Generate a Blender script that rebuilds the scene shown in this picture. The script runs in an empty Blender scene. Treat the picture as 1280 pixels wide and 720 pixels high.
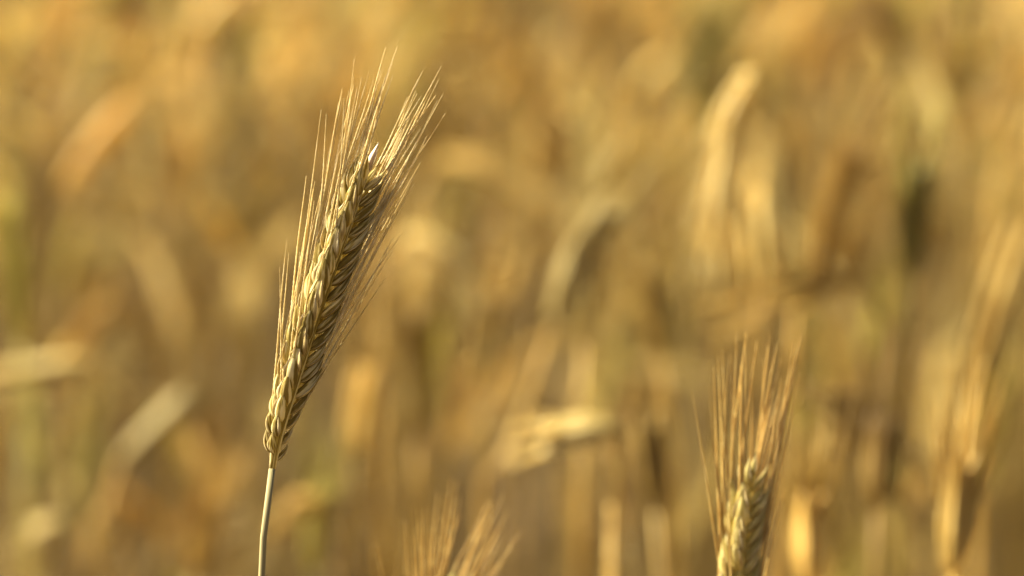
import bpy, math, random
import numpy as np
from mathutils import Vector, Matrix

SC = bpy.context.scene
COL = SC.collection
R = math.radians
rng = random.Random(11)
V = lambda *a: np.array(a, float)

# ------------------------------------------------------------------ camera
CAM_H, PITCH, LENS, FOCUS, FSTOP = 1.25, 14.0, 100.0, 0.72, 5.7
cam_data = bpy.data.cameras.new('camera')
cam = bpy.data.objects.new('camera', cam_data)
COL.objects.link(cam)
cam.location = (0, 0, CAM_H)
cam.rotation_euler = (R(90 - PITCH), 0, 0)
cam_data.lens = LENS
cam_data.sensor_width = 36
cam_data.clip_start = 0.01
cam_data.clip_end = 2000
cam_data.dof.use_dof = True
cam_data.dof.focus_distance = FOCUS
cam_data.dof.aperture_fstop = FSTOP
SC.camera = cam
CP = V(0, 0, CAM_H)
FW = V(0, math.cos(R(PITCH)), -math.sin(R(PITCH)))
UP = V(0, math.sin(R(PITCH)), math.cos(R(PITCH)))
RT = V(1, 0, 0)
def P(px, py, d):
    """the place seen at a point of the photograph (1280 wide) at depth d"""
    k = 0.36 * d / 1280
    return CP + FW * d + RT * ((px - 640) * k) - UP * ((py - 360) * k)
def to_px(p):
    q = p - CP
    d = q @ FW
    k = 0.36 * d / 1280
    return 640 + (q @ RT) / k, 360 - (q @ UP) / k, d

# ------------------------------------------------------------------ light
SUN_EL, SUN_AZ = 43.0, -76.0         # azimuth from +Y (view direction), clockwise: left of the view
s_dir = V(math.sin(R(SUN_AZ)) * math.cos(R(SUN_EL)), math.cos(R(SUN_AZ)) * math.cos(R(SUN_EL)), math.sin(R(SUN_EL)))
world = bpy.data.worlds.new('World')
SC.world = world
world.use_nodes = True
wn = world.node_tree.nodes
sky = wn.new('ShaderNodeTexSky')
sky.sky_type = 'NISHITA'
sky.sun_disc = False
sky.sun_elevation = R(SUN_EL)
sky.sun_rotation = R(SUN_AZ)
sky.dust_density = 7.0
sky.air_density = 0.35
sky.ozone_density = 0.4
bg = wn['Background']
bg.inputs['Strength'].default_value = 0.082
world.node_tree.links.new(sky.outputs[0], bg.inputs['Color'])
sun_data = bpy.data.lights.new('sun', 'SUN')
sun_data.energy = 5.0
sun_data.angle = R(0.5)
sun_data.color = (1.0, 0.92, 0.70)
sun = bpy.data.objects.new('sun', sun_data)
COL.objects.link(sun)
sun.rotation_euler = Vector(s_dir).to_track_quat('Z', 'Y').to_euler()
SC.view_settings.view_transform = 'Standard'
SC.view_settings.look = 'None'
SC.view_settings.exposure = 1.42
SC.view_settings.gamma = 1.0
SC.cycles.use_denoising = True
SC.cycles.max_bounces = 6
SC.cycles.transmission_bounces = 4

# ------------------------------------------------------------------ materials
def straw(name, dark, mid, light, rough=0.5, trans=0.2, uv=True, var=0.25, stripes=9.0, along=1.2, bump=0.25, spec=0.4, noise_scale=60, tight=.18):
    m = bpy.data.materials.new(name)
    m.use_nodes = True
    nt = m.node_tree
    n, l = nt.nodes, nt.links
    b = n['Principled BSDF']
    b.inputs['Roughness'].default_value = rough
    b.inputs['Specular IOR Level'].default_value = spec
    nz = n.new('ShaderNodeTexNoise')
    oi = n.new('ShaderNodeObjectInfo')
    if uv:
        tc = n.new('ShaderNodeUVMap')
        mp = n.new('ShaderNodeMapping')
        mp.inputs['Scale'].default_value = (stripes, along, 1)
        l.new(tc.outputs[0], mp.inputs['Vector'])
        cb = n.new('ShaderNodeCombineXYZ')
        mul = n.new('ShaderNodeMath'); mul.operation = 'MULTIPLY'; mul.inputs[1].default_value = 40
        l.new(oi.outputs['Random'], mul.inputs[0])
        l.new(mul.outputs[0], cb.inputs['Z'])
        l.new(cb.outputs[0], mp.inputs['Location'])
        l.new(mp.outputs[0], nz.inputs['Vector'])
        nz.inputs['Scale'].default_value = 1.0
    else:
        tc = n.new('ShaderNodeTexCoord')
        l.new(tc.outputs['Object'], nz.inputs['Vector'])
        nz.inputs['Scale'].default_value = noise_scale
    nz.inputs['Detail'].default_value = 3
    rp = n.new('ShaderNodeValToRGB')
    e = rp.color_ramp.elements
    e[0].position, e[0].color = 0.5 - tight, (*dark, 1)
    e[1].position, e[1].color = 0.5 + tight, (*light, 1)
    k = e.new(0.5); k.color = (*mid, 1)
    l.new(nz.outputs['Fac'], rp.inputs['Fac'])
    hs = n.new('ShaderNodeHueSaturation')
    mr = n.new('ShaderNodeMapRange')
    mr.inputs['To Min'].default_value = 1 - var
    mr.inputs['To Max'].default_value = 1 + var
    l.new(oi.outputs['Random'], mr.inputs['Value'])
    l.new(mr.outputs[0], hs.inputs['Value'])
    l.new(rp.outputs[0], hs.inputs['Color'])
    l.new(hs.outputs[0], b.inputs['Base Color'])
    if bump:
        bp = n.new('ShaderNodeBump')
        bp.inputs['Strength'].default_value = bump
        bp.inputs['Distance'].default_value = 0.0004
        l.new(nz.outputs['Fac'], bp.inputs['Height'])
        l.new(bp.outputs[0], b.inputs['Normal'])
    if trans:
        t = n.new('ShaderNodeBsdfTranslucent')
        mx = n.new('ShaderNodeMixShader')
        mx.inputs[0].default_value = trans
        l.new(hs.outputs[0], t.inputs['Color'])
        l.new(b.outputs[0], mx.inputs[1])
        l.new(t.outputs[0], mx.inputs[2])
        l.new(mx.outputs[0], n['Material Output'].inputs['Surface'])
    return m

M_GRAIN = straw('ripe_husk', (0.24, 0.17, 0.035), (0.50, 0.385, 0.10), (0.78, 0.67, 0.33), rough=0.72, spec=0.12, trans=0.38, var=0.16, stripes=10, along=1.3, bump=0.8, tight=.06)
M_GLUME = straw('papery_glume', (0.30, 0.20, 0.06), (0.55, 0.42, 0.16), (0.78, 0.66, 0.36), rough=0.45, trans=0.25, var=0.2, stripes=3, along=1.5, bump=0.2)
M_TIP = straw('bleached_husk', (0.56, 0.38, 0.19), (0.76, 0.62, 0.38), (0.88, 0.80, 0.58), rough=0.45, trans=0.15, var=0.1, stripes=2.5, along=1.6, bump=0.3)
M_AWN = straw('awn_straw', (0.56, 0.41, 0.15), (0.72, 0.58, 0.26), (0.84, 0.72, 0.40), rough=0.5, trans=0.38, var=0.15, stripes=1, along=14, bump=0, spec=0.2)
M_STEM = straw('stem_straw', (0.22, 0.19, 0.085), (0.34, 0.29, 0.13), (0.46, 0.39, 0.19), rough=0.62, spec=0.2, trans=0.0, var=0.1, stripes=9, along=14, bump=0.6)
FIELD = {
    'golden': ((0.44, 0.275, 0.055), (0.58, 0.39, 0.09), (0.68, 0.49, 0.14)),
    'pale': ((0.60, 0.45, 0.14), (0.70, 0.55, 0.19), (0.80, 0.66, 0.27)),
    'russet': ((0.28, 0.165, 0.033), (0.40, 0.25, 0.056), (0.52, 0.345, 0.095)),
    'olive': ((0.30, 0.24, 0.04), (0.44, 0.37, 0.075), (0.56, 0.48, 0.13)),
}
FM_LEAF = straw('dead_leaf', (0.10, 0.062, 0.013), (0.18, 0.118, 0.027), (0.30, 0.205, 0.055), rough=0.6, trans=0.3, uv=False, var=0.3, bump=0, noise_scale=30)
FM = {k: straw(k + '_straw', *v, rough=0.5, trans=0.38, uv=False, var=0.38, bump=0, noise_scale=30, tight=.1) for k, v in FIELD.items()}

# ------------------------------------------------------------------ mesh tools (numpy)
def nrm(v):
    return v / (np.linalg.norm(v) + 1e-12)
def smooth(pts, n):
    """n points along a smooth curve through pts"""
    pts = np.array(pts, float)
    if len(pts) == 2:
        t = np.linspace(0, 1, n)[:, None]
        return pts[0] * (1 - t) + pts[1] * t
    q = np.vstack([2 * pts[0] - pts[1], pts, 2 * pts[-1] - pts[-2]])
    d = np.r_[0, np.cumsum(np.linalg.norm(np.diff(pts, axis=0), axis=1))]
    out = []
    for s in np.linspace(0, d[-1], n):
        i = min(max(np.searchsorted(d, s, side='right') - 1, 0), len(pts) - 2)
        t = (s - d[i]) / (d[i + 1] - d[i])
        p0, p1, p2, p3 = q[i], q[i + 1], q[i + 2], q[i + 3]
        out.append(0.5 * (2 * p1 + (p2 - p0) * t + (2 * p0 - 5 * p1 + 4 * p2 - p3) * t * t + (3 * p1 - p0 - 3 * p2 + p3) * t ** 3))
    return np.array(out)
def frames(pts, ref):
    T = np.gradient(pts, axis=0)
    T /= np.linalg.norm(T, axis=1)[:, None] + 1e-12
    A, B = [], []
    a = ref
    for t in T:
        a = a - t * (a @ t)
        if np.linalg.norm(a) < 1e-6:
            a = np.cross(t, V(0.3, 0.5, 0.8))
        a = nrm(a)
        A.append(a); B.append(np.cross(t, a))
    return T, np.array(A), np.array(B)
class MB:
    """gathers swept shapes into one mesh"""
    def __init__(s):
        s.v, s.f, s.uv, s.n = [], [], [], 0
    def sweep(s, pts, ra, rb=None, sides=6, ref=V(0, -1, 0), prof=None, twist=None):
        pts = np.asarray(pts, float)
        n = len(pts)
        ra = np.broadcast_to(ra, n); rb = ra if rb is None else np.broadcast_to(rb, n)
        T, A, B = frames(pts, ref)
        th = np.linspace(0, 2 * math.pi, sides, endpoint=False)
        if prof is None:
            prof = np.ones(sides)
        c, sn = np.cos(th) * prof, np.sin(th) * prof
        ring = pts[:, None] + A[:, None] * (ra[:, None, None] * c[None, :, None]) + B[:, None] * (rb[:, None, None] * sn[None, :, None])
        s.v.append(ring.reshape(-1, 3))
        for i in range(n - 1):
            for j in range(sides):
                k = (j + 1) % sides
                s.f.append((s.n + i * sides + j, s.n + i * sides + k, s.n + (i + 1) * sides + k, s.n + (i + 1) * sides + j))
                u0, u1, w0, w1 = j / sides, (j + 1) / sides, i / (n - 1), (i + 1) / (n - 1)
                s.uv.extend((u0, w0, u1, w0, u1, w1, u0, w1))
        for i, o in ((0, False), (n - 1, True)):
            if ra[i] > 1e-7:
                r = [s.n + i * sides + j for j in range(sides)]
                s.f.append(tuple(r if o else r[::-1]))
                s.uv.extend([0.5, i / (n - 1)] * sides)
        s.n += n * sides
        return s
    def ribbon(s, pts, w, ref, fold=0.25):
        """a leaf blade with a folded midrib and thickness"""
        pts = np.asarray(pts, float)
        return s.sweep(pts, np.asarray(w) * fold + 0.00012, np.asarray(w) + 0.0001, sides=6, ref=ref, prof=np.array([0.25, 0.75, 0.9, 0.9, 0.9, 0.75]))
    def data(s, name, mat):
        me = bpy.data.meshes.new(name)
        me.from_pydata(np.vstack(s.v).tolist(), [], s.f)
        me.polygons.foreach_set('use_smooth', [True] * len(me.polygons))
        uvl = me.uv_layers.new(name='UVMap')
        uvl.data.foreach_set('uv', np.array(s.uv, np.float32))
        me.materials.append(mat)
        me.update()
        return me
    def build(s, name, mat, parent=None, origin=V(0, 0, 0)):
        s.v = [x - origin for x in s.v]
        return link(name, s.data(name, mat), parent)
def link(name, data, parent=None, loc=None):
    o = bpy.data.objects.new(name, data)
    COL.objects.link(o)
    if parent: o.parent = parent
    if loc is not None: o.location = loc
    return o
def thing(name, loc, label, cat, group=None):
    o = link(name, None, None, loc)
    o.empty_display_size = 0.02
    o['label'] = label; o['category'] = cat
    if group: o['group'] = group
    return o

# ------------------------------------------------------------------ ground
soil = bpy.data.materials.new('dry_soil')
soil.use_nodes = True
nt = soil.node_tree
nz = nt.nodes.new('ShaderNodeTexNoise'); nz.inputs['Scale'].default_value = 18; nz.inputs['Detail'].default_value = 8
tc = nt.nodes.new('ShaderNodeTexCoord')
nt.links.new(tc.outputs['Object'], nz.inputs['Vector'])
rp = nt.nodes.new('ShaderNodeValToRGB')
rp.color_ramp.elements[0].position, rp.color_ramp.elements[0].color = 0.35, (0.06, 0.042, 0.016, 1)
rp.color_ramp.elements[1].position, rp.color_ramp.elements[1].color = 0.7, (0.19, 0.125, 0.055, 1)
nt.links.new(nz.outputs['Fac'], rp.inputs['Fac'])
nt.links.new(rp.outputs[0], nt.nodes['Principled BSDF'].inputs['Base Color'])
nt.nodes['Principled BSDF'].inputs['Roughness'].default_value = 0.95
me = bpy.data.meshes.new('ground')
gv, gf = [], []
xs = np.r_[-900, -60, np.linspace(-4, 4, 60), 60, 900]
ys = np.r_[-900, -60, np.linspace(-2, 12, 100), 80, 900]
for y in ys:
    for x in xs:
        gv.append((x, y, 0.02 * math.sin(7.3 * x + 1.7 * math.sin(3.1 * y)) * math.sin(5.9 * y + x) + rng.uniform(-.008, .008) if -5 < x < 5 and -3 < y < 13 else 0))
nx = len(xs)
for j in range(len(ys) - 1):
    for i in range(nx - 1):
        gf.append((j * nx + i, j * nx + i + 1, (j + 1) * nx + i + 1, (j + 1) * nx + i))
me.from_pydata(gv, [], gf)
me.polygons.foreach_set('use_smooth', [True] * len(gf))
me.materials.append(soil)
g = link('ground', me)
g['kind'] = 'structure'

# ------------------------------------------------------------------ ears built grain by grain
GT = np.linspace(0, 1, 11)
def grain_path(base, axis, lat, L, a0, a1):
    pts = [base]
    n = len(GT)
    for i in range(n - 1):
        a = a0 + (a1 - a0) * (i + 0.5) / (n - 1)
        pts.append(pts[-1] + (axis * math.cos(a) + lat * math.sin(a)) * L / (n - 1))
    return np.array(pts)
HUSK = np.array([0.30, 0.72, 0.93, 1.0, 0.98, 0.90, 0.77, 0.60, 0.41, 0.22, 0.09])
RIB = 1 + 0.07 * np.cos(np.linspace(0, 2 * math.pi, 18, endpoint=False) * 6)
def detailed_stalk(label, stem_px, ear_px, depth, dr=0.0, nodes=18, psi=0.56, ear_w=1.0, awn_len=(0.036, 0.053), awn_dir=9.0, seed=1,
                   mats=(M_GRAIN, M_GLUME, M_AWN, M_STEM), L0=0.0106, fill=1.0, group=None, stem_r=0.0008, skip=0.0, barb=0.22, awn_r=1.0, tip=False, dbl=False):
    """a rye plant: stem from the ground, two rows of paired husks, each with its glume and awn. dr: how much nearer the ear's tip stands."""
    r = random.Random(seed)
    m_g, m_l, m_a, m_s = mats
    ne = len(ear_px)
    ear = np.array([P(x, y, depth - dr * i / max(ne - 1, 1)) for i, (x, y) in enumerate(ear_px)])
    st = [P(x, y, depth) for x, y in stem_px]
    d = st[0] - st[1] if len(st) > 1 else V(0, 0, -1)
    low = st[0]
    root = V(low[0] - 0.02, low[1] + 0.012, 0.0)
    path = smooth([root, root * 0.85 + low * 0.15 + V(-.002, 0, 0), root * 0.45 + low * 0.55 + V(.004, 0, 0), low] + st[1:] + [ear[0]], 60)
    t = thing('rye_stalk', root, label, 'rye stalk', group)
    MB().sweep(path, np.linspace(0.0017, stem_r, 60), sides=16, prof=1 + .05 * np.cos(np.linspace(0, 2 * math.pi, 16, endpoint=False) * 8)).build('stem', m_s, t, root)
    N = 2 * nodes
    ax = smooth(ear, N + 3)
    T, _, _ = frames(ax, V(0, -1, 0))
    MB().sweep(ax + FW * 0.0014, np.interp(np.linspace(0, 1, len(ax)), [0, .12, .8, 1], [.0009, .0017, .0015, .0006]), sides=10).build('rachis', m_g, t, root)
    for i in range(N + 1):
        f = i / N
        p, a = ax[i + 1], T[i + 1]
        toward = -FW - a * (-FW @ a); toward = nrm(toward)
        side = nrm(np.cross(toward, a)) * -1          # to the right as the camera sees it
        if side @ RT < 0: side = -side
        S = side * math.cos(psi) + toward * math.sin(psi) * 1.0    # right row turns away, left row towards the camera
        S = side * math.cos(psi) - toward * math.sin(psi)
        Fv = nrm(toward * math.cos(psi) + side * math.sin(psi))
        s = -1 if i % 2 else 1
        sz = (0.5 + 0.5 * min(1, f / 0.24)) * (1 - 0.38 * max(0, (f - 0.8) / 0.2) ** 1.3)
        if i == N: s = 0
        for q in ((1, -1) if s else (0,)):
            if r.random() < skip and 3 < i < N - 2: continue
            lat = nrm(S * s * 0.86 + Fv * q * 0.52) if s else nrm(S * .3 + Fv * .1)
            base = p + (S * s * 0.0007 + Fv * q * 0.0012) * ear_w * sz - (toward * 0.0024 if s > 0 else toward * -0.0004) * ear_w
            L = L0 * sz * (r.uniform(0.93, 1.07) if r.random() > .05 else r.uniform(.75, .88))
            w = (0.0019 if s < 0 else 0.00145) * sz * ear_w * r.uniform(0.92, 1.08)
            if i == N: w, L, base = w * 1.25, L * 1.2, base + toward * .001
            jit = r.uniform(-.035, .035)
            gp = grain_path(base, a, nrm(lat + side * r.uniform(-.1, .1)), L, R(42 if s > 0 else 42) * fill + jit, R(9 if s > 0 else -3) + jit) if s else grain_path(base, a, lat, L, R(4), R(0))
            white = tip and i == N
            org = gp[0].copy()
            g = MB().sweep(gp, HUSK * w * 0.86, HUSK * w, sides=18, ref=lat, prof=RIB).build('grain', M_TIP if white else m_g, t, org)
            g.location = org - root
            # glume: a narrow keeled scale against the outside of the husk
            cr = nrm(np.cross(gp[5] - gp[0], lat))
            if s > 0 and q > 0 and cr @ toward < 0: cr = -cr
            off = lat * (w * 0.55) + cr * (w * 0.82 * (1 if (s > 0 and q > 0) or r.random() < .5 else -1))
            k = np.linspace(0, 1, 8)
            gl = gp[np.linspace(0, 8, 8).astype(int)] + off * np.sin(0.35 + k * 2.2)[:, None]
            o = MB().sweep(gl, w * 0.16 * np.sin(0.25 + k * 2.85), w * 0.5 * np.sin(0.25 + k * 2.85), sides=6, ref=lat).build('glume', m_l, g, org)
            # awn
            if i < 2 or (i == N and tip) or (s < 0 and q > 0 and r.random() < .38): continue
            for _ in range(2 if dbl and (q < 0 or s > 0) and r.random() < .75 else 1):
                al = r.uniform(*awn_len) * (0.82 + 0.18 * min(1, f / .3)) * (1 - 0.48 * max(0, (f - .5) / .5))
                if r.random() < .12: al *= r.uniform(.4, .75)
                n = max(24, int(al / 0.00042))
                d0 = nrm(gp[-1] - gp[-3])
                td = R(awn_dir * (1 if f < .8 else .55) + (2.5 if s > 0 and dbl else 0) + r.gauss(0, 2.8))
                d1 = nrm(a * math.cos(td) + nrm(lat - toward * (lat @ toward) * .55 - side * (.5 if s < 0 and q > 0 else 0) + toward * (-.45 if s > 0 else 0) + side * r.gauss(0, .2) + toward * r.gauss(0, .14)) * math.sin(td))
                pts = [gp[-2] * .4 + gp[-1] * .6]
                wv, wa = r.uniform(0, 6), nrm(np.cross(d1, V(r.gauss(0, 1), r.gauss(0, 1), r.gauss(0, 1))))
                curl = r.gauss(0, .07)
                for kk in range(n):
                    u = kk / n
                    b = min(1, u * 7)
                    pts.append(pts[-1] + nrm(d0 * (1 - b) + d1 * b + wa * (curl * u + .012 * math.sin(wv + u * 9))) * al / n)
                pts = np.array(pts)
                rad = np.interp(np.linspace(0, 1, n + 1), [0, .08, .6, 1], [.00032, .00026, .00019, .00006]) * r.uniform(.85, 1.15) * awn_r
                rad = rad * (1 + barb * (((np.arange(n + 1) + r.randint(0, 2)) % 3) - 1))
                MB().sweep(pts, rad, sides=5, ref=lat).build('awn', m_a, g, org)
    return t

detailed_stalk('tall sharp rye ear with every awn in focus, leaning over the blurred field',
    [(326, 735), (328, 690), (333, 635)], [(340, 586), (347, 542), (364, 487), (387, 414), (415, 331), (440, 262), (461, 207)], FOCUS, dr=0.0, nodes=18, seed=5, tip=True, dbl=True)

# ------------------------------------------------------------------ softer stalks close behind it
M2 = (straw('green_gold_husk', (0.30, 0.23, 0.05), (0.55, 0.44, 0.12), (0.82, 0.71, 0.33), trans=0.3, rough=.6, stripes=6, bump=0.3),
      M_GLUME, straw('russet_awn', (0.46, 0.27, 0.06), (0.60, 0.40, 0.11), (0.72, 0.54, 0.19), rough=0.45, trans=0.3, stripes=1, along=12, bump=0), M_STEM)
detailed_stalk('slightly blurred rye ear with russet awns standing low beside the tall sharp one',
    [(905, 1010), (912, 930)], [(917, 870), (919, 790), (924, 705), (932, 632), (939, 590)], 0.765, nodes=15, seed=8, mats=M2, psi=.5,
    awn_len=(0.043, 0.060), awn_dir=5.5, barb=.1, awn_r=1.15, skip=.16, ear_w=.95)
detailed_stalk('russet fan of blurred rye awns rising between the sharp ear and the low one',
    [(470, 1190), (480, 1120)], [(494, 1070), (508, 980), (522, 890), (544, 785), (562, 728)], 0.81, nodes=14, seed=21, mats=M2, psi=.2,
    awn_len=(0.035, 0.05), awn_dir=15, awn_r=1.25)

# ------------------------------------------------------------------ field stalks: one of each kind, then copies
def floret(mb, base, axis, lat, L, w, sides=6):
    pts = np.array([base, base + (axis * .8 + lat * .55) * L * .35, base + (axis * .9 + lat * .42) * L * .7, base + (axis + lat * .36) * L])
    mb.sweep(pts, np.array([.6, 1, .8, .12]) * w * .85, np.array([.6, 1, .8, .12]) * w, sides=sides, ref=lat)
    return pts[-1]
def ear_meshes(ear_pts, r, low=False, fat=1.08, awn=1.0):
    """ear and awn geometry along a curve (local coordinates)"""
    em, am = MB(), MB()
    N = 10 if low else 22
    ax = smooth(ear_pts, N + 1)
    T, A, B = frames(ax, nrm(V(r.gauss(0, 1), r.gauss(0, 1), .1)))
    if low:
        em.sweep(ax, np.interp(np.linspace(0, 1, N + 1), [0, .15, .6, 1], [.0025, .0052, .0050, .0022]) * (1 + .12 * (np.arange(N + 1) % 2)) * fat, sides=5)
    for i in range(N):
        f = i / N
        s = -1 if i % 2 else 1
        sz = (0.6 + 0.4 * min(1, f / .2)) * (1 - .3 * max(0, (f - .8) / .2)) * fat
        for q in (1, -1):
            lat = nrm(A[i] * s * .86 + B[i] * q * .5)
            tip = ax[i] + T[i] * .009 + lat * .005
            if not low:
                tip = floret(em, ax[i] + lat * .0012, T[i], lat, .0112 * sz, .0019 * sz, 6)
            if i > 1 and (not low or q == s):
                al = r.uniform(.032, .055) * awn
                d = nrm(T[i] + lat * r.uniform(.1, .34))
                d2 = nrm(d + lat * r.gauss(0, .05) + V(0, 0, -.06))
                am.sweep(np.array([tip, tip + d * al * .5, tip + d * al * .5 + d2 * al * .5]), np.array([.00040, .00032, .00008]) * (1.5 if low else 1), sides=3, ref=lat)
    return em, am
def leaf(r, at, az, length, width, low=False):
    d = V(math.cos(az), math.sin(az), 0)
    e0, drop = r.uniform(1.15, 1.45), r.uniform(2.1, 3.0)
    n = 5 if low else 11
    pts, e = [at], e0
    for i in range(n - 1):
        e -= drop / (n - 1)
        pts.append(pts[-1] + (d * math.cos(e) + V(0, 0, 1) * math.sin(e)) * length / (n - 1) + np.cross(d, V(0, 0, 1)) * r.gauss(0, .0012))
    w = np.interp(np.linspace(0, 1, n), [0, .3, .7, 1], [.6, 1, .7, .05]) * width
    return MB().ribbon(np.array(pts), w * .5, V(0, 0, 1) + d * .2)
def stalk_curve(h, lean, nod, r, ear_len=.085):
    """stem and ear axis in the local XZ plane, nodding towards +X"""
    pts, p = [], V(0, 0, 0)
    n = 26
    ang = 0.02
    for i in range(n + 1):
        u = i / n
        pts.append(p.copy())
        bend = max(0, (u - .72) / .28)
        ang = lean * u ** 1.5 + max(0, nod - lean) * .72 * bend ** 2
        p = p + V(math.sin(ang), .01 * math.sin(u * 5), math.cos(ang)) * h / n
    e, q = [pts[-1]], pts[-1].copy()
    for i in range(8):
        ang += max(0, nod - lean) * .28 / 8 + .012
        q = q + V(math.sin(ang), 0, math.cos(ang)) * ear_len / 8
        e.append(q.copy())
    return np.array(pts), np.array(e)
POSES = {   # lean, nod (degrees)
    'upright': (6, 16), 'leaning': (14, 40), 'bowed': (14, 92), 'drooping': (10, 158),
}
def field_kind(pose, r, low=False):
    ln, nd = POSES[pose]
    h = r.uniform(.80, .90) + (.05 if nd > 80 else 0)
    st, er = stalk_curve(h, R(ln + r.uniform(-3, 4)), R(nd + r.uniform(-12, 12)), r, r.uniform(.062, .085))
    sm = MB().sweep(st[::4] if low else st, np.linspace(.0021, .0011, len(st[::4] if low else st)) * (1.1 if low else 1), sides=3 if low else 6, ref=V(0, 1, 0))
    if low: sm.sweep(np.array([st[24], st[-1], er[1]]), .0012, sides=3, ref=V(0, 1, 0))
    em, am = ear_meshes(er, r, low)
    lv = [leaf(r, st[int(len(st) * u)], r.uniform(0, 6.28), r.uniform(.10, .16), r.uniform(.0045, .007), low) for u in ((.25, .42, .58) if not low else (.35, .56))]
    return sm, em, am, lv
PROTO = {}
FM_CULM = straw('field_culm', (0.18, 0.112, 0.022), (0.29, 0.193, 0.042), (0.41, 0.285, 0.075), rough=0.5, trans=0.1, uv=False, var=0.3, bump=0, noise_scale=12)
for c in FIELD:
    for pose in POSES:
        for k in range(2):
            r = random.Random(hash_seed := (list(FIELD).index(c) * 100 + list(POSES).index(pose) * 10 + k))
            sm, em, am, lv = field_kind(pose, r)
            oc = {'golden': 'russet', 'pale': 'russet', 'russet': 'russet', 'olive': 'olive'}[c]
            PROTO[c, pose, k] = [('stem', sm.data('stem', FM_CULM)), ('ear', em.data('ear', FM[c])), ('awn_tuft', am.data('awn_tuft', FM[c]))] + \
                [('leaf', l.data('leaf', FM_LEAF)) for i, l in enumerate(lv)]
def place_kind(c, pose, k, loc, rz, scale, label, group):
    t = thing('rye_stalk', loc, label, 'rye stalk', group)
    t.rotation_euler = (0, 0, rz); t.scale = (scale,) * 3
    for nm, me in PROTO[c, pose, k]:
        o = link(nm, me, t)
        if nm == 'awn_tuft': o['kind'] = 'stuff'
    return t

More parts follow.
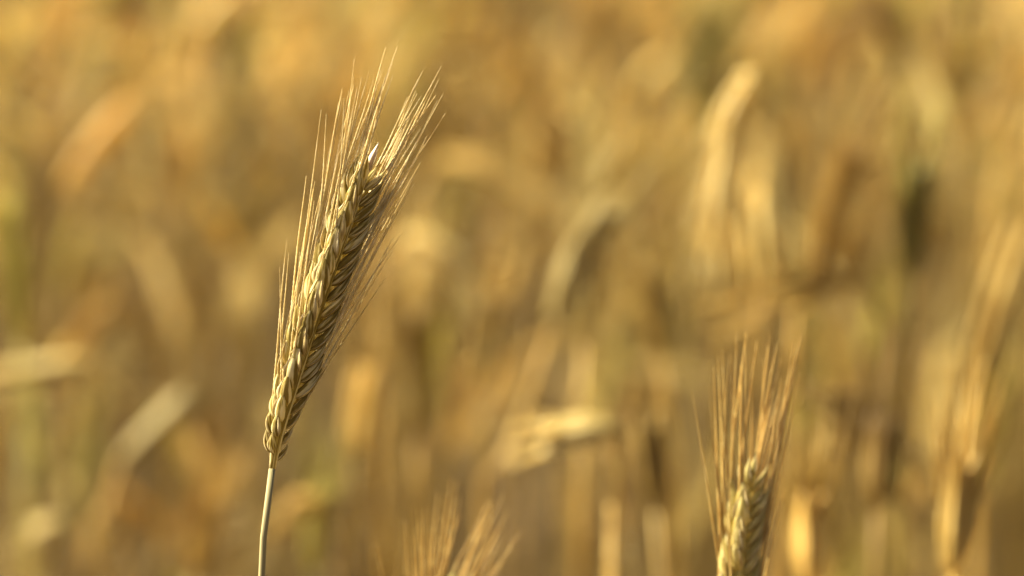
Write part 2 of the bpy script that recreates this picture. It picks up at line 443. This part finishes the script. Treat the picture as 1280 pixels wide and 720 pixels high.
# stalks of the field that the photograph lets one point out: colour, what it looks like, stem and ear seen at depth d
HEROES = [
    ('pale', 'brightest pale rye ear hanging down from its arched neck', [(985, 420), (984, 240), (968, 130)], [(940, 88), (915, 140), (900, 210), (886, 295)], 1.22),
    ('pale', 'pale rye ear lying level on top of its bent straw stem', [(762, 800), (768, 640), (790, 556)], [(776, 536), (745, 538), (700, 545)], 1.1),
    ('pale', 'broad pale rye ear leaning over a long slanting golden stem', [(600, 700), (640, 560), (676, 450)], [(690, 410), (722, 330), (760, 265)], 1.25),
    ('pale', 'upright pale rye ear close beside the broad leaning one', [(725, 620), (726, 520), (728, 450)], [(730, 430), (734, 360), (740, 290)], 1.30),
    ('golden', 'tall golden rye stalk slanting up past the dark gaps at the field edge', [(1180, 720), (1196, 620), (1210, 520)], [(1216, 480), (1240, 390), (1272, 290)], 1.2),
    ('golden', 'golden rye ear tilted beside the brightest hanging one', [(985, 520), (1000, 430), (1008, 395)], [(1012, 380), (1030, 290), (1060, 190)], 1.25),
    ('olive', 'olive upright rye ear between the tilted golden one and the dark gap', [(1128, 520), (1132, 420), (1134, 370)], [(1136, 345), (1140, 280), (1146, 215)], 1.25),
    ('golden', 'short golden rye ear straight up beneath the leafy dark hollow', [(1008, 900), (1009, 800), (1010, 760)], [(1011, 735), (1012, 680), (1016, 640)], 1.07),
    ('pale', 'pale rye ear arching sideways just past the tips of the sharp awns', [(520, 420), (510, 300), (525, 222)], [(552, 196), (610, 212), (690, 258)], 1.7),
    ('pale', 'pale rye ear drooping beside the waist of the sharp ear', [(478, 560), (470, 400), (480, 315)], [(505, 290), (555, 320), (608, 385)], 1.5),
    ('golden', 'golden rye ear upright behind the low russet fan of awns', [(520, 690), (520, 620), (520, 570)], [(520, 550), (519, 480), (516, 400)], 1.35),
    ('golden', 'golden rye ear leaning between two pale upright ones', [(845, 620), (835, 520), (830, 470)], [(828, 450), (818, 400), (800, 345)], 1.35),
    ('golden', 'golden rye ear bent flat above the russet awns of the low ear', [(1108, 560), (1112, 430), (1104, 368)], [(1085, 350), (1055, 352), (1010, 364)], 1.22),
    ('russet', 'russet rye ear bowed towards the lower corner of the field', [(968, 640), (960, 540), (980, 492)], [(1000, 488), (1045, 508), (1100, 562)], 1.2),
    ('russet', 'russet rye ear upright in the bright open patch beside the low ear', [(1090, 830), (1092, 720), (1094, 660)], [(1096, 640), (1099, 590), (1103, 540)], 1.15),
    ('pale', 'pale rye ear stretched level across the open edge of the field', [(150, 640), (155, 520), (140, 462)], [(115, 452), (55, 462), (-10, 474)], 1.55),
    ('pale', 'grey pale rye ear slanting in the soft hollow under the level one', [(108, 760), (125, 660), (140, 600)], [(148, 580), (185, 545), (225, 505)], 1.5),
    ('olive', 'thin olive rye stalk standing near the open edge of the field', [(38, 720), (34, 600), (28, 480)], [(25, 430), (18, 350), (6, 255)], 1.4),
    ('pale', 'pale rye ear upright in the far rows over the level one', [(205, 340), (200, 290), (196, 250)], [(194, 235), (190, 190), (186, 145)], 2.1),
    ('golden', 'golden rye ear bowed in the far rows behind the awn tips', [(620, 200), (618, 140), (612, 90)], [(600, 70), (570, 62), (535, 75)], 2.1),
    ('golden', 'golden rye ear leaning at the edge beyond the dark hollow', [(1235, 330), (1240, 260), (1246, 215)], [(1250, 195), (1262, 150), (1280, 100)], 1.5),
    ('golden', 'golden rye ear upright over the corner of the low ear', [(1195, 900), (1192, 800), (1190, 740)], [(1190, 715), (1196, 650), (1204, 590)], 0.98),
    ('russet', 'russet rye ear standing behind the waist of the sharp stem', [(280, 760), (278, 700), (276, 650)], [(275, 630), (272, 580), (268, 530)], 1.5),
    ('golden', 'golden rye ear nodding low by the foot of the sharp stem', [(420, 800), (424, 700), (420, 650)], [(410, 630), (385, 632), (355, 660)], 1.35),
    ('golden', 'golden rye ear upright in the gap just past the foot of the sharp ear', [(436, 720), (440, 640), (442, 590)], [(444, 570), (448, 525), (456, 475)], 1.4),
    ('golden', 'golden rye ear leaning low under the grey slanting one', [(228, 860), (236, 780), (240, 735)], [(243, 715), (252, 675), (266, 635)], 1.38),
    ('olive', 'olive rye ear standing between the sharp stem and the russet fan', [(388, 860), (390, 780), (391, 735)], [(392, 715), (396, 670), (404, 620)], 1.36),
    ('golden', 'golden rye ear upright between the drooping one and the broad leaning one', [(600, 640), (603, 560), (604, 510)], [(605, 490), (610, 440), (618, 385)], 1.34),
    ('pale', 'pale rye ear standing over the bowed russet one', [(945, 520), (950, 430), (952, 390)], [(953, 370), (950, 320), (944, 262)], 1.3),
    ('pale', 'pale rye ear standing in the uppermost far corner of the field', [(98, 260), (100, 220), (104, 190)], [(105, 175), (108, 130), (114, 85)], 2.2),
    ('olive', 'olive rye ear far beyond the tallest awn tips', [(318, 260), (314, 210), (308, 180)], [(306, 165), (300, 120), (290, 70)], 2.1),
    ('pale', 'pale far rye ear over the arching one', [(430, 160), (428, 120), (425, 95)], [(424, 82), (420, 45), (412, 0)], 2.3),
    ('olive', 'olive far rye ear leaning above the brightest hanging one', [(850, 250), (856, 190), (862, 150)], [(864, 135), (872, 90), (884, 40)], 1.8),
    ('golden', 'golden far rye ear along the top of the field', [(756, 200), (752, 150), (750, 110)], [(748, 92), (744, 50), (738, 5)], 2.1),
    ('golden', 'golden rye ear rising behind the pale arching one', [(655, 330), (660, 280), (664, 250)], [(666, 230), (672, 180), (682, 130)], 1.75),
    ('russet', 'russet far rye ear on the uppermost edge by the hollow', [(1140, 200), (1136, 150), (1130, 110)], [(1128, 95), (1118, 55), (1104, 15)], 1.8),
    ('golden', 'golden rye ear upright beside the low level one', [(830, 800), (826, 720), (822, 660)], [(820, 640), (817, 590), (812, 535)], 1.2),
    ('pale', 'pale rye ear hanging low in the soft lower corner', [(95, 860), (98, 740), (90, 668)], [(80, 650), (62, 662), (48, 700)], 1.5),
]
for k, (c, label, stp, erp, d) in enumerate(HEROES):
    r = random.Random(900 + k)
    er = np.array([P(x, y, d) for x, y in erp])
    st = [P(x, y, d) for x, y in stp]
    root = V(st[0][0] + r.uniform(-.02, .02), st[0][1] + r.uniform(-.01, .04), 0)
    low = st[0]
    path = smooth([root, root * .6 + low * .4 + V(r.uniform(-.008, .008), 0, 0), low] + st[1:] + [er[0]], 30)
    t = thing('rye_stalk', root, label, 'rye stalk', 'rye stalks of the field')
    MB().sweep(path, np.linspace(.0022, .0012, 30), sides=6).build('stem', FM['golden' if c == 'pale' else c], t, root)
    em, am = ear_meshes(er, r, fat=1.38 if c == 'pale' else 1.2, awn=.3 if 'level on' in label else .8)
    em.build('ear', FM[c], t, root)
    o = am.build('awn_tuft', FM[c], t, root); o['kind'] = 'stuff'
    for u in (.25, .4, .55):
        leaf(r, path[int(30 * u)], r.uniform(0, 6.28), r.uniform(.10, .15), r.uniform(.0045, .0065)).build('leaf', FM_LEAF, t, root)

# the rest of the field, scattered
cand = []
hero_px = [(np.mean([x for x, _ in h[3]]), h[4]) for h in HEROES]
def near_limit(px):
    """nearest depth at which the field begins: it opens out towards the left of the view"""
    return float(np.interp(px, [-400, 0, 350, 700, 950, 1280, 1600], [1.45, 1.45, 1.42, 1.26, 1.12, 1.06, 1.06]))
r = random.Random(404)
def density(x, y):
    inside = abs(x) < .2 * y + .08
    clump = (1.5 if math.sin(17 * x + 3 * math.sin(9 * y)) * math.sin(15 * y + 2 * math.sin(11 * x)) > -.1 else .35) * max(0, .5 + .5 * math.sin(5.1 * x + 2 * math.sin(3.3 * y)) * math.sin(4.3 * y + 1.3 * math.sin(4 * x))) * 1.1 + .45
    return (380 if y < 3.2 else 220) * clump if inside else 150 if x < 0 and y < 5 else 80
cell = .1
for iy in range(9, 85):
    for ix in range(-24, 25):
        y0, x0 = iy * cell, ix * cell
        if abs(x0) > .2 * y0 + 1.25: continue
        lam = density(x0, y0) * cell * cell
        for _ in range(int(lam) + (r.random() < lam - int(lam))):
            x, y = x0 + r.random() * cell, y0 + r.random() * cell
            d = (V(x, y, .85) - CP) @ FW
            px = 640 + x / (.36 * d / 1280)
            if d < near_limit(px): continue
            if any(d < hd + .04 and abs(px - hx) < 55 for hx, hd in hero_px): continue
            c = r.choices(['golden', 'pale', 'russet', 'olive'], [34, 31, 18, 17])[0]
            pose = r.choices(list(POSES), [46, 22, 5, 27])[0]
            rz = r.gauss(0, 1.1) if r.random() < .8 else r.uniform(-3.1, 3.1)
            sc = r.gauss(.87, .12)
            if d < 2.2 and pose == 'bowed' and r.random() < .8: pose = 'upright'
            cand.append((x, y, d, px, c, pose, rz, min(max(sc, .58), 1.12)))
cand.sort(key=lambda q: q[2])
inview = [q for q in cand if -60 < q[3] < 1340]
MAX_IND = 300 - 3 - len(HEROES)
chosen = inview[:MAX_IND]
ids = set(map(id, chosen))
marks = [(np.mean([x for x, _ in e]), np.mean([y for _, y in e]), l) for _, l, _, e, _ in HEROES]
short = {h[1]: s for h, s in zip(HEROES, [
    'brightest hanging ear', 'level pale ear', 'broad leaning ear', 'upright pale ear', 'tall slanting stalk', 'tilted golden ear', 'olive ear by the dark gap',
    'short golden ear', 'ear arching past awns', 'ear drooping by sharp ear', 'ear by russet fan', 'ear between pale ones', 'flat bent ear',
    'bowed russet ear', 'upright russet ear', 'level ear at the open edge', 'grey slanting ear', 'thin olive stalk', 'pale far ear', 'bowed far ear', 'ear beyond the hollow',
    'corner golden ear', 'russet ear by the sharp stem', 'low nodding ear',
    'ear in the gap', 'low leaning ear', 'olive ear by the stem', 'ear between two others', 'pale ear over the bowed one',
    'far corner ear', 'olive far ear', 'topmost pale ear', 'olive leaning far ear', 'topmost golden ear', 'ear behind arching one', 'topmost russet ear', 'ear by the level one', 'low hanging ear'])}
used = {}
DIRW = {'upright': 'upright', 'leaning': 'tilted', 'bowed': 'bowed', 'drooping': 'hanging'}
rows = []
for (x, y, d, px, c, pose, rz, sc) in chosen:
    _, py, _ = to_px(V(x, y, .85 * sc))
    mx, my, l = min(marks, key=lambda m: (m[0] - px) ** 2 + (m[1] - py) ** 2)
    rel = 'well above' if py < my - 110 else 'above' if py < my - 40 else 'well below' if py > my + 110 else 'below' if py > my + 40 else 'beside' if abs(px - mx) > 45 else 'behind'
    dist = 'near' if d < 1.5 else 'mid' if d < 2.0 else 'far'
    toward = '' if pose == 'upright' else ' inward' if (math.cos(rz) > 0) == (px < 400) else ' outward'
    lab = f'{dist} {c} rye stalk, {DIRW[pose]}{toward}, {rel} the {short[l]}'
    rows.append([lab, sc, c, pose, (x, y, 0), rz])
byl = {}
for w in rows: byl.setdefault(w[0], []).append(w)
for l, ws in byl.items():          # look-alikes at one spot: told apart by height
    ws.sort(key=lambda w: w[1])
    if len(ws) == 2: ws[0][0], ws[1][0] = 'shorter ' + l, 'taller ' + l
    if len(ws) >= 3: ws[0][0], ws[-1][0] = 'shortest ' + l, 'tallest ' + l
for lab, sc, c, pose, loc, rz in rows:
    place_kind(c, pose, r.randrange(2), loc, rz, sc, lab, 'rye stalks of the field')

# past the nearest three hundred: one mass
LOW = {}
for c in FIELD:
    for pose in POSES:
        q = random.Random(5 + len(LOW))
        sm, em, am, lv = field_kind(pose, q, low=True)
        oc = {'golden': 'russet', 'pale': 'russet', 'russet': 'russet', 'olive': 'olive'}[c]
        parts = [(sm, 'leaf'), (em, c), (am, c), (lv[0], 'leaf'), (lv[1], 'leaf')]
        vs, fs, mi, off = [], [], [], 0
        for mb, col in parts:
            v = np.vstack(mb.v); vs.append(v)
            for f in mb.f:
                tri = [(f[0], f[i], f[i + 1]) for i in range(1, len(f) - 1)] if len(f) != 4 else [(f[0], f[1], f[2]), (f[0], f[2], f[3])]
                fs += [[a + off for a in t3] for t3 in tri]; mi += [(list(FIELD) + ['leaf']).index(col)] * len(tri)
            off += len(v)
        LOW[c, pose] = (np.vstack(vs), np.array(fs), np.array(mi))
AV, AF, AM, off = [], [], [], 0
for q in cand:
    if id(q) in ids: continue
    x, y, d, px, c, pose, rz, sc = q
    v, f, m = LOW[c, pose]
    cs, sn = math.cos(rz) * sc, math.sin(rz) * sc
    AV.append(np.c_[v[:, 0] * cs - v[:, 1] * sn + x, v[:, 0] * sn + v[:, 1] * cs + y, v[:, 2] * sc])
    AF.append(f + off); AM.append(m); off += len(v)
AV, AF, AM = np.vstack(AV).astype(np.float32), np.vstack(AF).astype(np.int32), np.concatenate(AM).astype(np.int32)
me = bpy.data.meshes.new('rye_field')
me.vertices.add(len(AV)); me.vertices.foreach_set('co', AV.ravel())
me.loops.add(AF.size); me.loops.foreach_set('vertex_index', AF.ravel())
me.polygons.add(len(AF)); me.polygons.foreach_set('loop_start', np.arange(0, AF.size, 3, dtype=np.int32))
for m in [*FM.values(), FM_LEAF]: me.materials.append(m)
me.polygons.foreach_set('material_index', AM)
me.polygons.foreach_set('use_smooth', np.ones(len(AF), bool))
me.update(calc_edges=True)
fo = link('rye_field', me)
fo['kind'] = 'stuff'; fo['label'] = 'mass of ripe rye stretching away behind the nearer stalks'
print('field', len(cand), 'in view', len(inview), 'tris', len(AF), 'last individual depth', chosen[-1][2])
